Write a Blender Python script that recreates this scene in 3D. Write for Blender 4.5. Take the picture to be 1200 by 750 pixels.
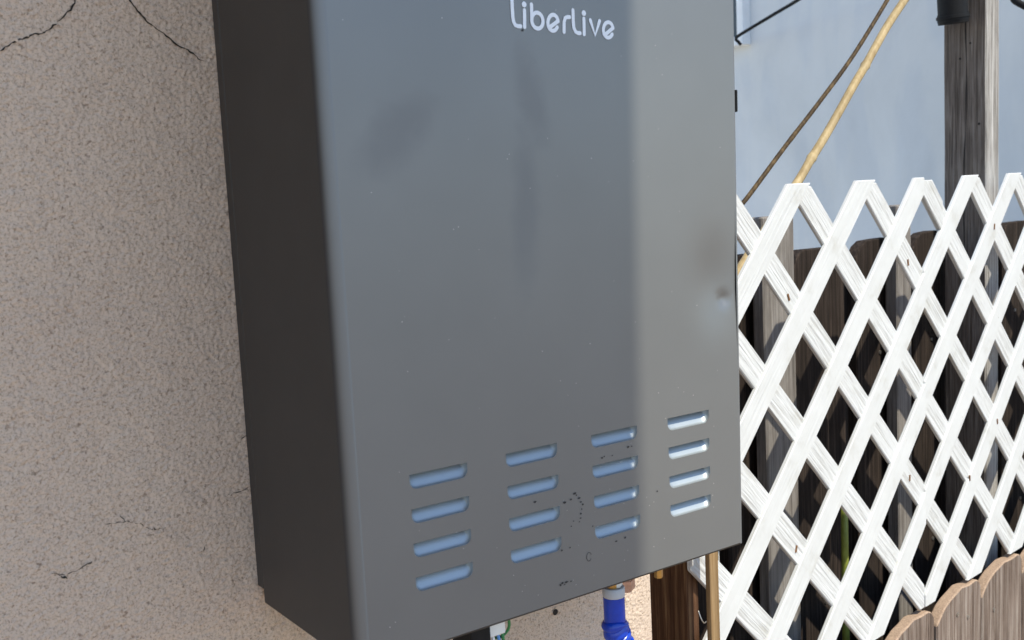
import bpy, bmesh, math, random
import numpy as np
from mathutils import Vector, Matrix
from mathutils.geometry import delaunay_2d_cdt

for o in list(bpy.data.objects):
    bpy.data.objects.remove(o)
rnd = random.Random(7)
nprng = np.random.default_rng(5)
S = bpy.context.scene
COL = S.collection

# ------------------------------------------------------------------ camera
cam_d = bpy.data.cameras.new('camera')
cam = bpy.data.objects.new('camera', cam_d)
COL.objects.link(cam)
RX = Vector((0.8126001, -0.5807275, -0.0493630))
DN = Vector((-0.1059521, -0.0639079, -0.9923154))
FW = Vector((0.5731101, 0.8115857, -0.1134609))
mw = Matrix.Identity(4)
for i in range(3):
    mw[i][0], mw[i][1], mw[i][2] = RX[i], -DN[i], -FW[i]
mw.translation = Vector((-0.3220, -0.7407, 1.4380))
cam.matrix_world = mw
cam_d.sensor_width = 36.0
cam_d.lens = 37.1746
cam_d.clip_start = 0.02
cam_d.clip_end = 3000.0
cam_d.dof.use_dof = True
cam_d.dof.focus_distance = 0.98
cam_d.dof.aperture_fstop = 18.0
S.camera = cam

# ------------------------------------------------------------------ light
SUN_EL, SUN_AZ = math.radians(58.0), math.radians(8.0)      # azimuth from -Y towards +X
to_sun = Vector((math.cos(SUN_EL) * math.sin(SUN_AZ), -math.cos(SUN_EL) * math.cos(SUN_AZ), math.sin(SUN_EL)))
world = bpy.data.worlds.new('World')
S.world = world
world.use_nodes = True
wn = world.node_tree
bg = wn.nodes['Background']
sky = wn.nodes.new('ShaderNodeTexSky')
sky.sky_type = 'NISHITA'
sky.sun_disc = False
sky.sun_elevation = SUN_EL
sky.sun_rotation = math.atan2(to_sun.x, to_sun.y)
sky.air_density = 1.0
sky.dust_density = 0.08
sky.ozone_density = 1.3
wn.links.new(sky.outputs[0], bg.inputs[0])
bg.inputs[1].default_value = 0.15
sun_d = bpy.data.lights.new('sun', 'SUN')
sun_d.energy = 3.3
sun_d.angle = math.radians(0.53)
sun_d.color = (1.0, 0.945, 0.79)
sun = bpy.data.objects.new('sun', sun_d)
COL.objects.link(sun)
sun.rotation_euler = to_sun.to_track_quat('Z', 'Y').to_euler()
sun.location = (0, -3, 6)
S.view_settings.view_transform = 'Standard'
S.view_settings.look = 'None'
S.view_settings.exposure = 0.72
S.view_settings.gamma = 1.0


# ------------------------------------------------------------------ helpers
def tag(o, label=None, cat=None, group=None, kind=None):
    if label: o['label'] = label
    if cat: o['category'] = cat
    if group: o['group'] = group
    if kind: o['kind'] = kind
    return o


def empty(name, loc=(0, 0, 0), **k):
    o = bpy.data.objects.new(name, None)
    COL.objects.link(o)
    o.location = loc
    o.empty_display_size = 0.05
    return tag(o, **k)


def link_bm(name, bm, mat, parent=None, smooth=False, **k):
    me = bpy.data.meshes.new(name)
    bm.normal_update()
    bm.to_mesh(me)
    bm.free()
    if smooth:
        me.polygons.foreach_set('use_smooth', [True] * len(me.polygons))
    me.materials.append(mat)
    return link_me(name, me, parent, **k)


def link_me(name, me, parent=None, **k):
    o = bpy.data.objects.new(name, me)
    COL.objects.link(o)
    if parent is not None:
        o.parent = parent
    return tag(o, **k)


def sharp(o, deg=35):
    me = o.data
    me.polygons.foreach_set('use_smooth', [True] * len(me.polygons))
    me.set_sharp_from_angle(angle=math.radians(deg))
    return o


def box(bm, x0, x1, y0, y1, z0, z1, bev=0.0, seg=1):
    r = bmesh.ops.create_cube(bm, size=1.0)
    for v in r['verts']:
        v.co = Vector(((x0 + x1) / 2 + v.co.x * (x1 - x0), (y0 + y1) / 2 + v.co.y * (y1 - y0), (z0 + z1) / 2 + v.co.z * (z1 - z0)))
    if bev:
        es = list({e for v in r['verts'] for e in v.link_edges})
        bmesh.ops.bevel(bm, geom=es, offset=bev, segments=seg, affect='EDGES', profile=0.5)


def prism(bm, poly, y0, y1, bev=0.0):
    """poly: (x, z) points in order; extruded from y0 to y1."""
    a = [bm.verts.new((x, y0, z)) for x, z in poly]
    b = [bm.verts.new((x, y1, z)) for x, z in poly]
    n = len(poly)
    fs = [bm.faces.new(a), bm.faces.new(b[::-1])]
    for i in range(n):
        j = (i + 1) % n
        fs.append(bm.faces.new((a[j], a[i], b[i], b[j])))
    bmesh.ops.recalc_face_normals(bm, faces=fs)
    if bev:
        es = list({e for f in fs for e in f.edges})
        bmesh.ops.bevel(bm, geom=es, offset=bev, segments=1, affect='EDGES')


def tube(bm, pts, rad, n=10, caps=True):
    pts = [Vector(p) for p in pts]
    if not hasattr(rad, '__len__'):
        rad = [rad] * len(pts)
    prev = None
    rings = []
    for i, p in enumerate(pts):
        t = (pts[min(i + 1, len(pts) - 1)] - pts[max(i - 1, 0)]).normalized()
        if prev is None:
            a = Vector((0, 0, 1)) if abs(t.z) < 0.9 else Vector((1, 0, 0))
            u = t.cross(a).normalized()
        else:
            u = (prev - t * prev.dot(t)).normalized()
        prev = u
        v = t.cross(u)
        rings.append([bm.verts.new(p + (u * math.cos(2 * math.pi * k / n) + v * math.sin(2 * math.pi * k / n)) * rad[i]) for k in range(n)])
    for r0, r1 in zip(rings, rings[1:]):
        for k in range(n):
            bm.faces.new((r0[k], r0[(k + 1) % n], r1[(k + 1) % n], r1[k]))
    if caps:
        bm.faces.new(rings[0][::-1])
        bm.faces.new(rings[-1])


def smooth_path(pts, n=8):
    """Catmull-Rom through pts."""
    P = [Vector(p) for p in pts]
    P = [P[0] * 2 - P[1]] + P + [P[-1] * 2 - P[-2]]
    out = []
    for i in range(1, len(P) - 2):
        for k in range(n):
            t = k / n
            a, b, c, d = P[i - 1], P[i], P[i + 1], P[i + 2]
            out.append(0.5 * ((2 * b) + (c - a) * t + (2 * a - 5 * b + 4 * c - d) * t * t + (3 * b - a - 3 * c + d) * t ** 3))
    out.append(P[-2])
    return out


def ribbon(bm, pts, w, y, thick, cap=6, plane='xz'):
    """Flat stroke of round ends in the xz plane at depth y (front towards -y), with its own small thickness."""
    pts = [Vector((p[0], p[1])) for p in pts]
    wl = w if hasattr(w, '__len__') else [w] * len(pts)
    L, R = [], []
    for i, p in enumerate(pts):
        t = (pts[min(i + 1, len(pts) - 1)] - pts[max(i - 1, 0)])
        t = t.normalized() if t.length > 1e-9 else Vector((1, 0))
        n = Vector((-t.y, t.x))
        L.append(p + n * wl[i] / 2)
        R.append(p - n * wl[i] / 2)
    t0 = (pts[0] - pts[1]).normalized()
    t1 = (pts[-1] - pts[-2]).normalized()
    if cap:
        def arc(c, t, w_, s):
            n = Vector((-t.y, t.x))
            return [c + (n * math.cos(math.pi * k / cap) + t * math.sin(math.pi * k / cap)) * w_ / 2 for k in range(1, cap)][::s]
        endc = [pts[-1] + (Vector((-t1.y, t1.x)) * math.cos(math.pi * k / cap) + t1 * math.sin(math.pi * k / cap)) * wl[-1] / 2 for k in range(1, cap)]
        startc = [pts[0] + (Vector((-t0.y, t0.x)) * math.cos(math.pi * k / cap) + t0 * math.sin(math.pi * k / cap)) * wl[0] / 2 for k in range(1, cap)]
    else:
        endc, startc = [], []
    f = lambda q: bm.verts.new((q.x, y - thick, q.y))
    Lv, Rv = [f(q) for q in L], [f(q) for q in R]
    for i in range(len(pts) - 1):
        bm.faces.new((Lv[i], Rv[i], Rv[i + 1], Lv[i + 1]))
    if cap:
        bm.faces.new([Lv[-1], Rv[-1]] + [f(q) for q in endc][::-1])
        bm.faces.new([Rv[0], Lv[0]] + [f(q) for q in startc][::-1])
    bmesh.ops.recalc_face_normals(bm, faces=bm.faces[:])


# ------------------------------------------------------------------ materials
def mat(name):
    m = bpy.data.materials.new(name)
    m.use_nodes = True
    nt = m.node_tree
    b = nt.nodes['Principled BSDF']
    return m, nt, b


def N(nt, t, **k):
    n = nt.nodes.new(t)
    for a, v in k.items():
        if a in n.inputs.keys():
            n.inputs[a].default_value = v
        else:
            setattr(n, a, v)
    return n


def ramp(nt, src, stops):
    r = nt.nodes.new('ShaderNodeValToRGB')
    e = r.color_ramp.elements
    while len(e) < len(stops):
        e.new(0.5)
    for el, (p, c) in zip(e, stops):
        el.position = p
        el.color = (*c, 1) if len(c) == 3 else c
    nt.links.new(src, r.inputs[0])
    return r


def coords(nt, scale=(1, 1, 1), kind='Object', rot=(0, 0, 0)):
    tc = nt.nodes.new('ShaderNodeTexCoord')
    mp = nt.nodes.new('ShaderNodeMapping')
    mp.inputs['Scale'].default_value = scale
    mp.inputs['Rotation'].default_value = rot
    nt.links.new(tc.outputs[kind], mp.inputs['Vector'])
    return mp.outputs[0]


def noise(nt, vec, scale, detail=4.0, rough=0.55, dist=0.0):
    n = N(nt, 'ShaderNodeTexNoise', Scale=scale, Detail=detail, Roughness=rough, Distortion=dist)
    nt.links.new(vec, n.inputs['Vector'])
    return n.outputs['Fac']


def bump(nt, b, height, strength=0.5, dist=0.001, prev=None):
    n = N(nt, 'ShaderNodeBump', Strength=strength, Distance=dist)
    nt.links.new(height, n.inputs['Height'])
    if prev is not None:
        nt.links.new(prev, n.inputs['Normal'])
    nt.links.new(n.outputs[0], b.inputs['Normal'])
    return n.outputs[0]


def mixc(nt, fac, a, b, blend='MIX'):
    n = nt.nodes.new('ShaderNodeMix')
    n.data_type = 'RGBA'
    n.blend_type = blend
    for s, v in ((n.inputs[0], fac), (n.inputs[6], a), (n.inputs[7], b)):
        if hasattr(v, 'is_output'):
            nt.links.new(v, s)
        elif isinstance(v, (int, float)):
            s.default_value = v
        else:
            s.default_value = (*v, 1)
    return n.outputs[2]


def plain(name, c, rough=0.5, metal=0.0, var=0.0, scale=60.0, bumpd=0.0, spec=None):
    m, nt, b = mat(name)
    b.inputs['Base Color'].default_value = (*c, 1)
    b.inputs['Roughness'].default_value = rough
    b.inputs['Metallic'].default_value = metal
    if spec is not None:
        b.inputs['Specular IOR Level'].default_value = spec
    v = coords(nt)
    if var:
        f = noise(nt, v, scale)
        r = ramp(nt, f, [(0.3, tuple(x * (1 - var) for x in c)), (0.7, tuple(min(1, x * (1 + var)) for x in c))])
        nt.links.new(r.outputs[0], b.inputs['Base Color'])
    if bumpd:
        bump(nt, b, noise(nt, v, scale * 4), 0.6, bumpd)
    return m


# stucco: warm cream cement with pits; the relief itself is geometry on the near patch
def stucco_mat():
    m, nt, b = mat('stucco')
    v = coords(nt)
    big = noise(nt, v, 5.0, 3)
    base = ramp(nt, big, [(0.3, (0.625, 0.492, 0.392)), (0.55, (0.66, 0.525, 0.418)), (0.8, (0.69, 0.555, 0.448))])
    fine = noise(nt, v, 620.0, 3, 0.65)
    fr = ramp(nt, fine, [(0.3, (0.62, 0.58, 0.54)), (0.52, (1, 1, 1))])
    c = mixc(nt, 1.0, base.outputs[0], fr.outputs[0], 'MULTIPLY')
    pit = noise(nt, v, 330.0, 3, 0.55, 0.5)
    pr = ramp(nt, pit, [(0.27, (0.36, 0.31, 0.28)), (0.43, (1, 1, 1))])  # pit shade painted into the colour as dark flecks
    c = mixc(nt, 0.8, c, pr.outputs[0], 'MULTIPLY')
    nt.links.new(c, b.inputs['Base Color'])
    b.inputs['Roughness'].default_value = 0.95
    b.inputs['Specular IOR Level'].default_value = 0.15
    p = bump(nt, b, noise(nt, v, 420.0, 4, 0.7), 0.55, 0.0012)
    return m


def steel_mat(name, base=(0.192, 0.196, 0.199), front=False):
    m, nt, b = mat(name)
    v = coords(nt)
    b.inputs['Metallic'].default_value = 0.42
    cl = noise(nt, v, 9.0, 3)
    col = ramp(nt, cl, [(0.3, tuple(x * 0.96 for x in base)), (0.7, tuple(x * 1.04 for x in base))]).outputs[0]
    # greasy finger smears: a blotchy, slightly darker and glossier film
    smear = noise(nt, coords(nt, (7, 7, 3.2)), 1.0, 2, 0.4, 0.8)
    sr = ramp(nt, smear, [(0.56, (0, 0, 0)), (0.66, (1, 1, 1))])
    if front:
        def blob(cx, cz, ax, az, ang):
            tc = nt.nodes.new('ShaderNodeTexCoord')
            mp = nt.nodes.new('ShaderNodeMapping')
            mp.vector_type = 'TEXTURE'
            mp.inputs['Location'].default_value = (cx - 0.1313, -0.163, cz - 1.1503)   # from the heater's base
            mp.inputs['Rotation'].default_value = (0, ang, 0)
            mp.inputs['Scale'].default_value = (ax, 1.0, az)
            nt.links.new(tc.outputs['Object'], mp.inputs[0])
            ln = N(nt, 'ShaderNodeVectorMath', operation='LENGTH')
            nt.links.new(mp.outputs[0], ln.inputs[0])
            wob = noise(nt, v, 48.0, 4, 0.6, 1.0)
            ad = N(nt, 'ShaderNodeMath', operation='MULTIPLY_ADD')
            nt.links.new(wob, ad.inputs[0])
            ad.inputs[1].default_value = 1.3
            nt.links.new(ln.outputs['Value'], ad.inputs[2])
            sm = N(nt, 'ShaderNodeMath', operation='MULTIPLY')
            nt.links.new(ad.outputs[0], sm.inputs[0])
            sm.inputs[1].default_value = 0.4
            return ramp(nt, sm.outputs[0], [(0.44, (1, 1, 1)), (0.76, (0, 0, 0))]).outputs[0]
        acc = None
        for a in ((0.006, 1.482, 0.034, 0.017, -0.75), (0.101, 1.425, 0.011, 0.058, 0.06), (0.112, 1.505, 0.012, 0.034, -0.25)):
            s = blob(*a)
            acc = s if acc is None else mixc(nt, 1.0, acc, s, 'LIGHTEN')
        fk = acc
    else:
        fk = sr.outputs[0]
    k1 = N(nt, 'ShaderNodeMath', operation='MULTIPLY')
    nt.links.new(fk, k1.inputs[0])
    k1.inputs[1].default_value = 0.085
    col = mixc(nt, k1.outputs[0], col, tuple(x * 0.35 for x in base))
    nt.links.new(col, b.inputs['Base Color'])
    rr = N(nt, 'ShaderNodeMapRange')
    nt.links.new(fk, rr.inputs[0])
    rr.inputs[3].default_value = 0.40
    rr.inputs[4].default_value = 0.48
    nt.links.new(rr.outputs[0], b.inputs['Roughness'])
    br = noise(nt, coords(nt, (900, 900, 40)), 1.0, 2)
    bump(nt, b, br, 0.05, 0.0002)
    return m


def wood_mat(name, c0, c1, c2, axis='z', grain=260.0, rough=0.85, bumpd=0.0015, knots=True, streak=0.0):
    m, nt, b = mat(name)
    sc = {'z': (1, 1, 0.035), 'x': (0.035, 1, 1)}[axis]
    oi = nt.nodes.new('ShaderNodeObjectInfo')
    tc = nt.nodes.new('ShaderNodeTexCoord')
    off = N(nt, 'ShaderNodeVectorMath', operation='MULTIPLY_ADD')
    cmb = nt.nodes.new('ShaderNodeCombineXYZ')
    for i in range(3):
        nt.links.new(oi.outputs['Random'], cmb.inputs[i])
    nt.links.new(cmb.outputs[0], off.inputs[0])
    off.inputs[1].default_value = (3.1, 7.7, 5.3)
    nt.links.new(tc.outputs['Object'], off.inputs[2])
    mp = nt.nodes.new('ShaderNodeMapping')
    mp.inputs['Scale'].default_value = sc
    nt.links.new(off.outputs[0], mp.inputs[0])
    g = noise(nt, mp.outputs[0], grain, 5, 0.65, 0.35)
    g2 = noise(nt, mp.outputs[0], grain * 0.22, 3, 0.6, 0.8)
    blot = noise(nt, off.outputs[0], 14.0, 4, 0.6)
    r = ramp(nt, g, [(0.28, c0), (0.5, c1), (0.72, c2)])
    r2 = ramp(nt, g2, [(0.3, (0.62, 0.60, 0.58)), (0.6, (1, 1, 1))])
    c = mixc(nt, 0.8, r.outputs[0], r2.outputs[0], 'MULTIPLY')
    r3 = ramp(nt, blot, [(0.25, (0.66, 0.64, 0.62)), (0.6, (1, 1, 1))])
    c = mixc(nt, 0.7, c, r3.outputs[0], 'MULTIPLY')
    nt.links.new(c, b.inputs['Base Color'])
    b.inputs['Roughness'].default_value = rough
    b.inputs['Specular IOR Level'].default_value = 0.2
    p = bump(nt, b, g2, 0.7, bumpd * 1.5)
    bump(nt, b, g, 0.8, bumpd, p)
    return m


def vinyl_mat(name, grooved):
    m, nt, b = mat(name)
    oi = nt.nodes.new('ShaderNodeObjectInfo')
    tc = nt.nodes.new('ShaderNodeTexCoord')
    cmb = nt.nodes.new('ShaderNodeCombineXYZ')
    for i in range(3):
        nt.links.new(oi.outputs['Random'], cmb.inputs[i])
    off = N(nt, 'ShaderNodeVectorMath', operation='MULTIPLY_ADD')
    nt.links.new(cmb.outputs[0], off.inputs[0])
    off.inputs[1].default_value = (9.1, 4.7, 6.3)
    nt.links.new(tc.outputs['Object'], off.inputs[2])
    mp = nt.nodes.new('ShaderNodeMapping')
    mp.inputs['Scale'].default_value = (0.05, 1, 1)
    nt.links.new(off.outputs[0], mp.inputs[0])
    g = noise(nt, mp.outputs[0], 210.0, 3, 0.55, 0.3)
    dirt = noise(nt, off.outputs[0], 22.0, 4, 0.65)
    dr = ramp(nt, dirt, [(0.28, (0.53, 0.52, 0.49)), (0.42, (0.61, 0.61, 0.60)), (0.7, (0.65, 0.65, 0.645))])
    gr = ramp(nt, g, [(0.36, (0.80, 0.79, 0.77) if grooved else (0.88, 0.88, 0.87)), (0.5, (1, 1, 1))])
    c = mixc(nt, 0.85 if grooved else 0.25, dr.outputs[0], gr.outputs[0], 'MULTIPLY')
    sp = noise(nt, off.outputs[0], 160.0, 1, 0.4)
    spr = ramp(nt, sp, [(0.15, (0.45, 0.38, 0.3)), (0.19, (1, 1, 1))])
    c = mixc(nt, 0.7, c, spr.outputs[0], 'MULTIPLY')
    nt.links.new(c, b.inputs['Base Color'])
    b.inputs['Roughness'].default_value = 0.5
    b.inputs['Specular IOR Level'].default_value = 0.35
    p = bump(nt, b, g, 1.0, 0.0026 if grooved else 0.0008)
    bump(nt, b, noise(nt, off.outputs[0], 30.0, 2), 0.35, 0.002, p)
    return m


M_stucco = stucco_mat()
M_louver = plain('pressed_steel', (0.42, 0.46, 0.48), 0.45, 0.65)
M_front = steel_mat('brushed_grey_steel_front', front=True)
M_steel = steel_mat('brushed_grey_steel')
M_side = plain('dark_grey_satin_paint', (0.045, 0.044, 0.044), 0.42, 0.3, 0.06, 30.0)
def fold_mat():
    # finish changes over the rounded fold; its shade gradient is painted into the colour
    m, nt, b = mat('fold_shade_gradient')
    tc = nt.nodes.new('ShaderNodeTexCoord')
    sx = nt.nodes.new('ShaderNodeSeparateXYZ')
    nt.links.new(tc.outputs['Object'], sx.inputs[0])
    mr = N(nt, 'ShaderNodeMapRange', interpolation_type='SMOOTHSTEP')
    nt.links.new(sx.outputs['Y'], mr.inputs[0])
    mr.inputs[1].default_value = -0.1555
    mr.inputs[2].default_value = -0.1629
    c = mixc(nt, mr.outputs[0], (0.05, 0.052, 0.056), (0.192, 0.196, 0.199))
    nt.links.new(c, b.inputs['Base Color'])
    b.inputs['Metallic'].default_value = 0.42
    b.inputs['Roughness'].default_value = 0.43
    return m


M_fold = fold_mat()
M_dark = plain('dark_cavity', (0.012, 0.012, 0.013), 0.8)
M_crack = plain('crack_dark', (0.025, 0.021, 0.018), 0.95)  # near-black flat colour for cracks and nail holes
M_dust = plain('pale_dust', (0.55, 0.53, 0.50), 0.9)
M_print = plain('printed_silver_ink', (0.80, 0.84, 0.90), 0.45)
M_scuff = plain('black_scuff', (0.02, 0.02, 0.022), 0.6)
M_brass = plain('brass', (0.50, 0.30, 0.10), 0.38, 1.0, 0.25, 90.0, 0.0004)
M_copper = plain('old_copper', (0.55, 0.33, 0.24), 0.5, 0.7, 0.3, 120.0, 0.0004)
M_blue = plain('blue_hose_plastic', (0.005, 0.048, 0.46), 0.22, 0, 0.15, 80.0)
M_grey = plain('pale_grey_plastic', (0.47, 0.50, 0.56), 0.4)
M_white = plain('white_plastic', (0.78, 0.78, 0.76), 0.45, 0, 0.05, 40.0)
M_black = plain('black_plastic', (0.010, 0.010, 0.011), 0.6, 0, 0.2, 200.0, 0, 0.2)
M_rubber = plain('black_cable_sheath', (0.010, 0.010, 0.011), 0.7, spec=0.15)
M_green = plain('green_wire', (0.04, 0.22, 0.07), 0.45)
M_bluew = plain('blue_wire', (0.10, 0.28, 0.60), 0.45)
M_stakeg = plain('green_garden_stake', (0.26, 0.30, 0.05), 0.5, 0, 0.3, 60.0)
M_rust = plain('rusty_staple', (0.20, 0.10, 0.045), 0.8, 0.3, 0.4, 300.0)
M_nail = plain('nail_steel', (0.45, 0.43, 0.40), 0.4, 0.9)
M_bamboo = wood_mat('bamboo', (0.33, 0.23, 0.11), (0.44, 0.33, 0.17), (0.52, 0.40, 0.23), 'z', 140.0, 0.5, 0.0004)
M_twig = wood_mat('brown_cane', (0.03, 0.018, 0.008), (0.07, 0.042, 0.016), (0.17, 0.11, 0.045), 'z', 160.0, 0.6, 0.0005)
M_post = wood_mat('weathered_grey_wood', (0.085, 0.068, 0.056), (0.20, 0.165, 0.14), (0.33, 0.285, 0.25), 'z', 330.0, 0.9, 0.0028)
M_postlit = wood_mat('sunlit_grey_wood', (0.16, 0.145, 0.13), (0.44, 0.415, 0.39), (0.66, 0.63, 0.60), 'z', 330.0, 0.9, 0.0030)  # lit copy of the post wood: sunlight put into the colour
M_slatw = wood_mat('grey_stake_wood', (0.14, 0.125, 0.115), (0.26, 0.235, 0.215), (0.38, 0.35, 0.33), 'z', 300.0, 0.9, 0.0015)
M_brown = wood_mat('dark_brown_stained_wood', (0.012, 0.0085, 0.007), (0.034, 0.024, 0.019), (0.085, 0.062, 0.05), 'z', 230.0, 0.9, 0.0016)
M_redwood = wood_mat('brown_redwood', (0.05, 0.022, 0.011), (0.12, 0.058, 0.030), (0.30, 0.18, 0.09), 'z', 240.0, 0.8, 0.0014)
M_tanstake = wood_mat('tan_lath_wood', (0.20, 0.12, 0.05), (0.33, 0.21, 0.10), (0.44, 0.30, 0.16), 'z', 240.0, 0.8, 0.0008)
M_picket = wood_mat('weathered_picket_wood', (0.075, 0.046, 0.033), (0.24, 0.18, 0.145), (0.41, 0.35, 0.30), 'z', 210.0, 0.9, 0.0045)
M_endgrain = plain('cut_picket_end', (0.36, 0.25, 0.175), 0.9, 0, 0.28, 420.0, 0.0006)
M_vfront = vinyl_mat('white_vinyl_smooth', False)
M_vback = vinyl_mat('white_vinyl_grooved', True)


def house_paint():
    m, nt, b = mat('blue_grey_painted_stucco')
    v = coords(nt)
    a = noise(nt, v, 1.6, 5, 0.6, 0.6)
    c = ramp(nt, a, [(0.3, (0.64, 0.645, 0.63)), (0.5, (0.71, 0.715, 0.70)), (0.72, (0.77, 0.77, 0.75))]).outputs[0]
    p = noise(nt, coords(nt, (1, 3.5, 0.8)), 2.4, 3, 0.5, 0.3)
    c = mixc(nt, 0.5, c, ramp(nt, p, [(0.42, (0.87, 0.90, 0.95)), (0.56, (1.0, 1.0, 1.0))]).outputs[0], 'MULTIPLY')
    nt.links.new(c, b.inputs['Base Color'])
    b.inputs['Roughness'].default_value = 0.9
    bump(nt, b, noise(nt, v, 60.0, 3), 0.3, 0.003)
    return m


M_house = house_paint()


def ground_mat():
    m, nt, b = mat('dry_ground')
    v = coords(nt)
    a = noise(nt, v, 3.0, 6, 0.6)
    nt.links.new(ramp(nt, a, [(0.3, (0.235, 0.17, 0.115)), (0.7, (0.33, 0.245, 0.17))]).outputs[0], b.inputs['Base Color'])
    b.inputs['Roughness'].default_value = 0.95
    bump(nt, b, noise(nt, v, 40.0, 5), 0.6, 0.01)
    return m


# ------------------------------------------------------------------ setting: ground
bm = bmesh.new()
R = 600.0
bmesh.ops.create_circle(bm, cap_ends=True, segments=64, radius=R)
link_bm('ground', bm, ground_mat(), kind='structure')

bm = bmesh.new()  # unseen pale floor, added to bounce sun onto the far wall
for x_, y_ in ((-6.0, 0.62), (3.0, 0.62), (3.0, 12.0), (-6.0, 12.0)):
    bm.verts.new((x_, y_, 0.02))
bm.faces.new(bm.verts[:])
link_bm('bounce_yard', bm, plain('pale_bounce_ground', (0.58, 0.55, 0.50), 0.9, 0, 0.12, 5.0, 0.002), kind='structure')

# ------------------------------------------------------------------ house wall (stucco)
XW = 0.352                                   # the corner of the house
GX0, GX1, GZ0, GZ1, STEP = -0.32, XW - 0.004, 0.93, 1.67, 0.00105


def bandnoise(nz, nx, lo, hi):
    f = np.fft.rfft2(nprng.standard_normal((nz, nx)))
    fz = np.fft.fftfreq(nz, STEP)[:, None]
    fx = np.fft.rfftfreq(nx, STEP)[None, :]
    k = np.sqrt(fz * fz + fx * fx)
    g = np.exp(-(k / hi) ** 2) * (1 - np.exp(-(k / lo) ** 2))
    r = np.fft.irfft2(f * g, s=(nz, nx))
    return r / r.std()


def house_wall():
    nx = int((GX1 - GX0) / STEP) + 1
    nz = int((GZ1 - GZ0) / STEP) + 1
    xs = np.linspace(GX0, GX1, nx)
    zs = np.linspace(GZ0, GZ1, nz)
    a = bandnoise(nz, nx, 150.0, 400.0)
    b = bandnoise(nz, nx, 12.0, 60.0)
    c = bandnoise(nz, nx, 120.0, 300.0)
    h = 0.00036 * a + 0.00026 * b + 0.0004 * np.minimum(0, c + 1.2)
    X, Z = np.meshgrid(xs, zs)
    edge = np.minimum.reduce([X - GX0, GX1 - X, Z - GZ0, GZ1 - Z]) / 0.012
    h = h * np.clip(edge, 0, 1)
    co = np.stack([X, -h, Z], -1).reshape(-1, 3)
    idx = np.arange(nx * nz).reshape(nz, nx)
    q = np.stack([idx[:-1, :-1], idx[:-1, 1:], idx[1:, 1:], idx[1:, :-1]], -1).reshape(-1, 4)
    # the rest of the wall, coarse: frame of quads round the patch, rounded corner, the return and the top
    n0 = len(co)
    ext = []
    fq = []

    def quad(p):
        s = n0 + len(ext)
        ext.extend(p)
        fq.append([s, s + 1, s + 2, s + 3])
    x0, x1, z0, z1 = -3.2, GX1, 0.0, 2.99
    quad([(x0, 0, z0), (GX0, 0, z0), (GX0, 0, z1), (x0, 0, z1)])
    quad([(GX0, 0, z0), (x1, 0, z0), (x1, 0, GZ0), (GX0, 0, GZ0)])
    quad([(GX0, 0, GZ1), (x1, 0, GZ1), (x1, 0, z1), (GX0, 0, z1)])
    r = 0.004
    prev = (x1, 0.0)
    for k in range(1, 5):
        t = math.pi / 2 * k / 4
        cur = (x1 + r * math.sin(t), r - r * math.cos(t))
        quad([(prev[0], prev[1], z0), (cur[0], cur[1], z0), (cur[0], cur[1], z1), (prev[0], prev[1], z1)])
        prev = cur
    quad([(prev[0], prev[1], z0), (prev[0], 0.24, z0), (prev[0], 0.24, z1), (prev[0], prev[1], z1)])
    quad([(prev[0], 0.24, z0), (x0, 0.24, z0), (x0, 0.24, z1), (prev[0], 0.24, z1)])
    quad([(x0, 0.24, z0), (x0, 0, z0), (x0, 0, z1), (x0, 0.24, z1)])
    co = np.vstack([co, np.array(ext)])
    q = np.vstack([q, np.array(fq)])
    me = bpy.data.meshes.new('wall')
    me.vertices.add(len(co))
    me.vertices.foreach_set('co', co.astype(np.float32).ravel())
    me.loops.add(q.size)
    me.loops.foreach_set('vertex_index', q.astype(np.int32).ravel())
    me.polygons.add(len(q))
    me.polygons.foreach_set('loop_start', np.arange(0, q.size, 4, dtype=np.int32))
    me.update(calc_edges=True)
    me.validate()
    sm = np.zeros(len(me.polygons), dtype=bool)
    sm[:len(q) - len(fq)] = True
    me.polygons.foreach_set('use_smooth', sm)
    me.materials.append(M_stucco)
    return me


house = empty('stucco_house', (0, 0, 0), label='house corner with rough cream stucco wall, cracked, behind the grey heater', cat='house')
link_me('wall', house_wall(), house)

# roof slab, unseen and added; its skewed end throws the heater's upright shadow edge
RZ = 2.9


def up_to_roof(x, z):
    p = Vector((x, -0.163, z))
    return p + to_sun * ((RZ - z) / to_sun.z)


p1, p2 = up_to_roof(0.2030, 1.515), up_to_roof(0.1965, 1.20)
dx = (p2.x - p1.x) / (p2.y - p1.y)
xe = lambda y: p1.x + (y - p1.y) * dx
bm = bmesh.new()
poly = [(-3.2, -1.45), (xe(-1.45), -1.45), (xe(-0.02), -0.02), (-3.2, -0.02)]
lo = [bm.verts.new((x, y, RZ)) for x, y in poly]
hi = [bm.verts.new((x, y, RZ + 0.14)) for x, y in poly]
bm.faces.new(lo[::-1]); bm.faces.new(hi)
for i in range(4):
    j = (i + 1) % 4
    bm.faces.new((lo[i], lo[j], hi[j], hi[i]))
bmesh.ops.recalc_face_normals(bm, faces=bm.faces[:])
link_bm('shade_roof', bm, plain('shade_roof_boards', (0.30, 0.27, 0.23), 0.9, 0, 0.15, 8.0), house)

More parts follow.
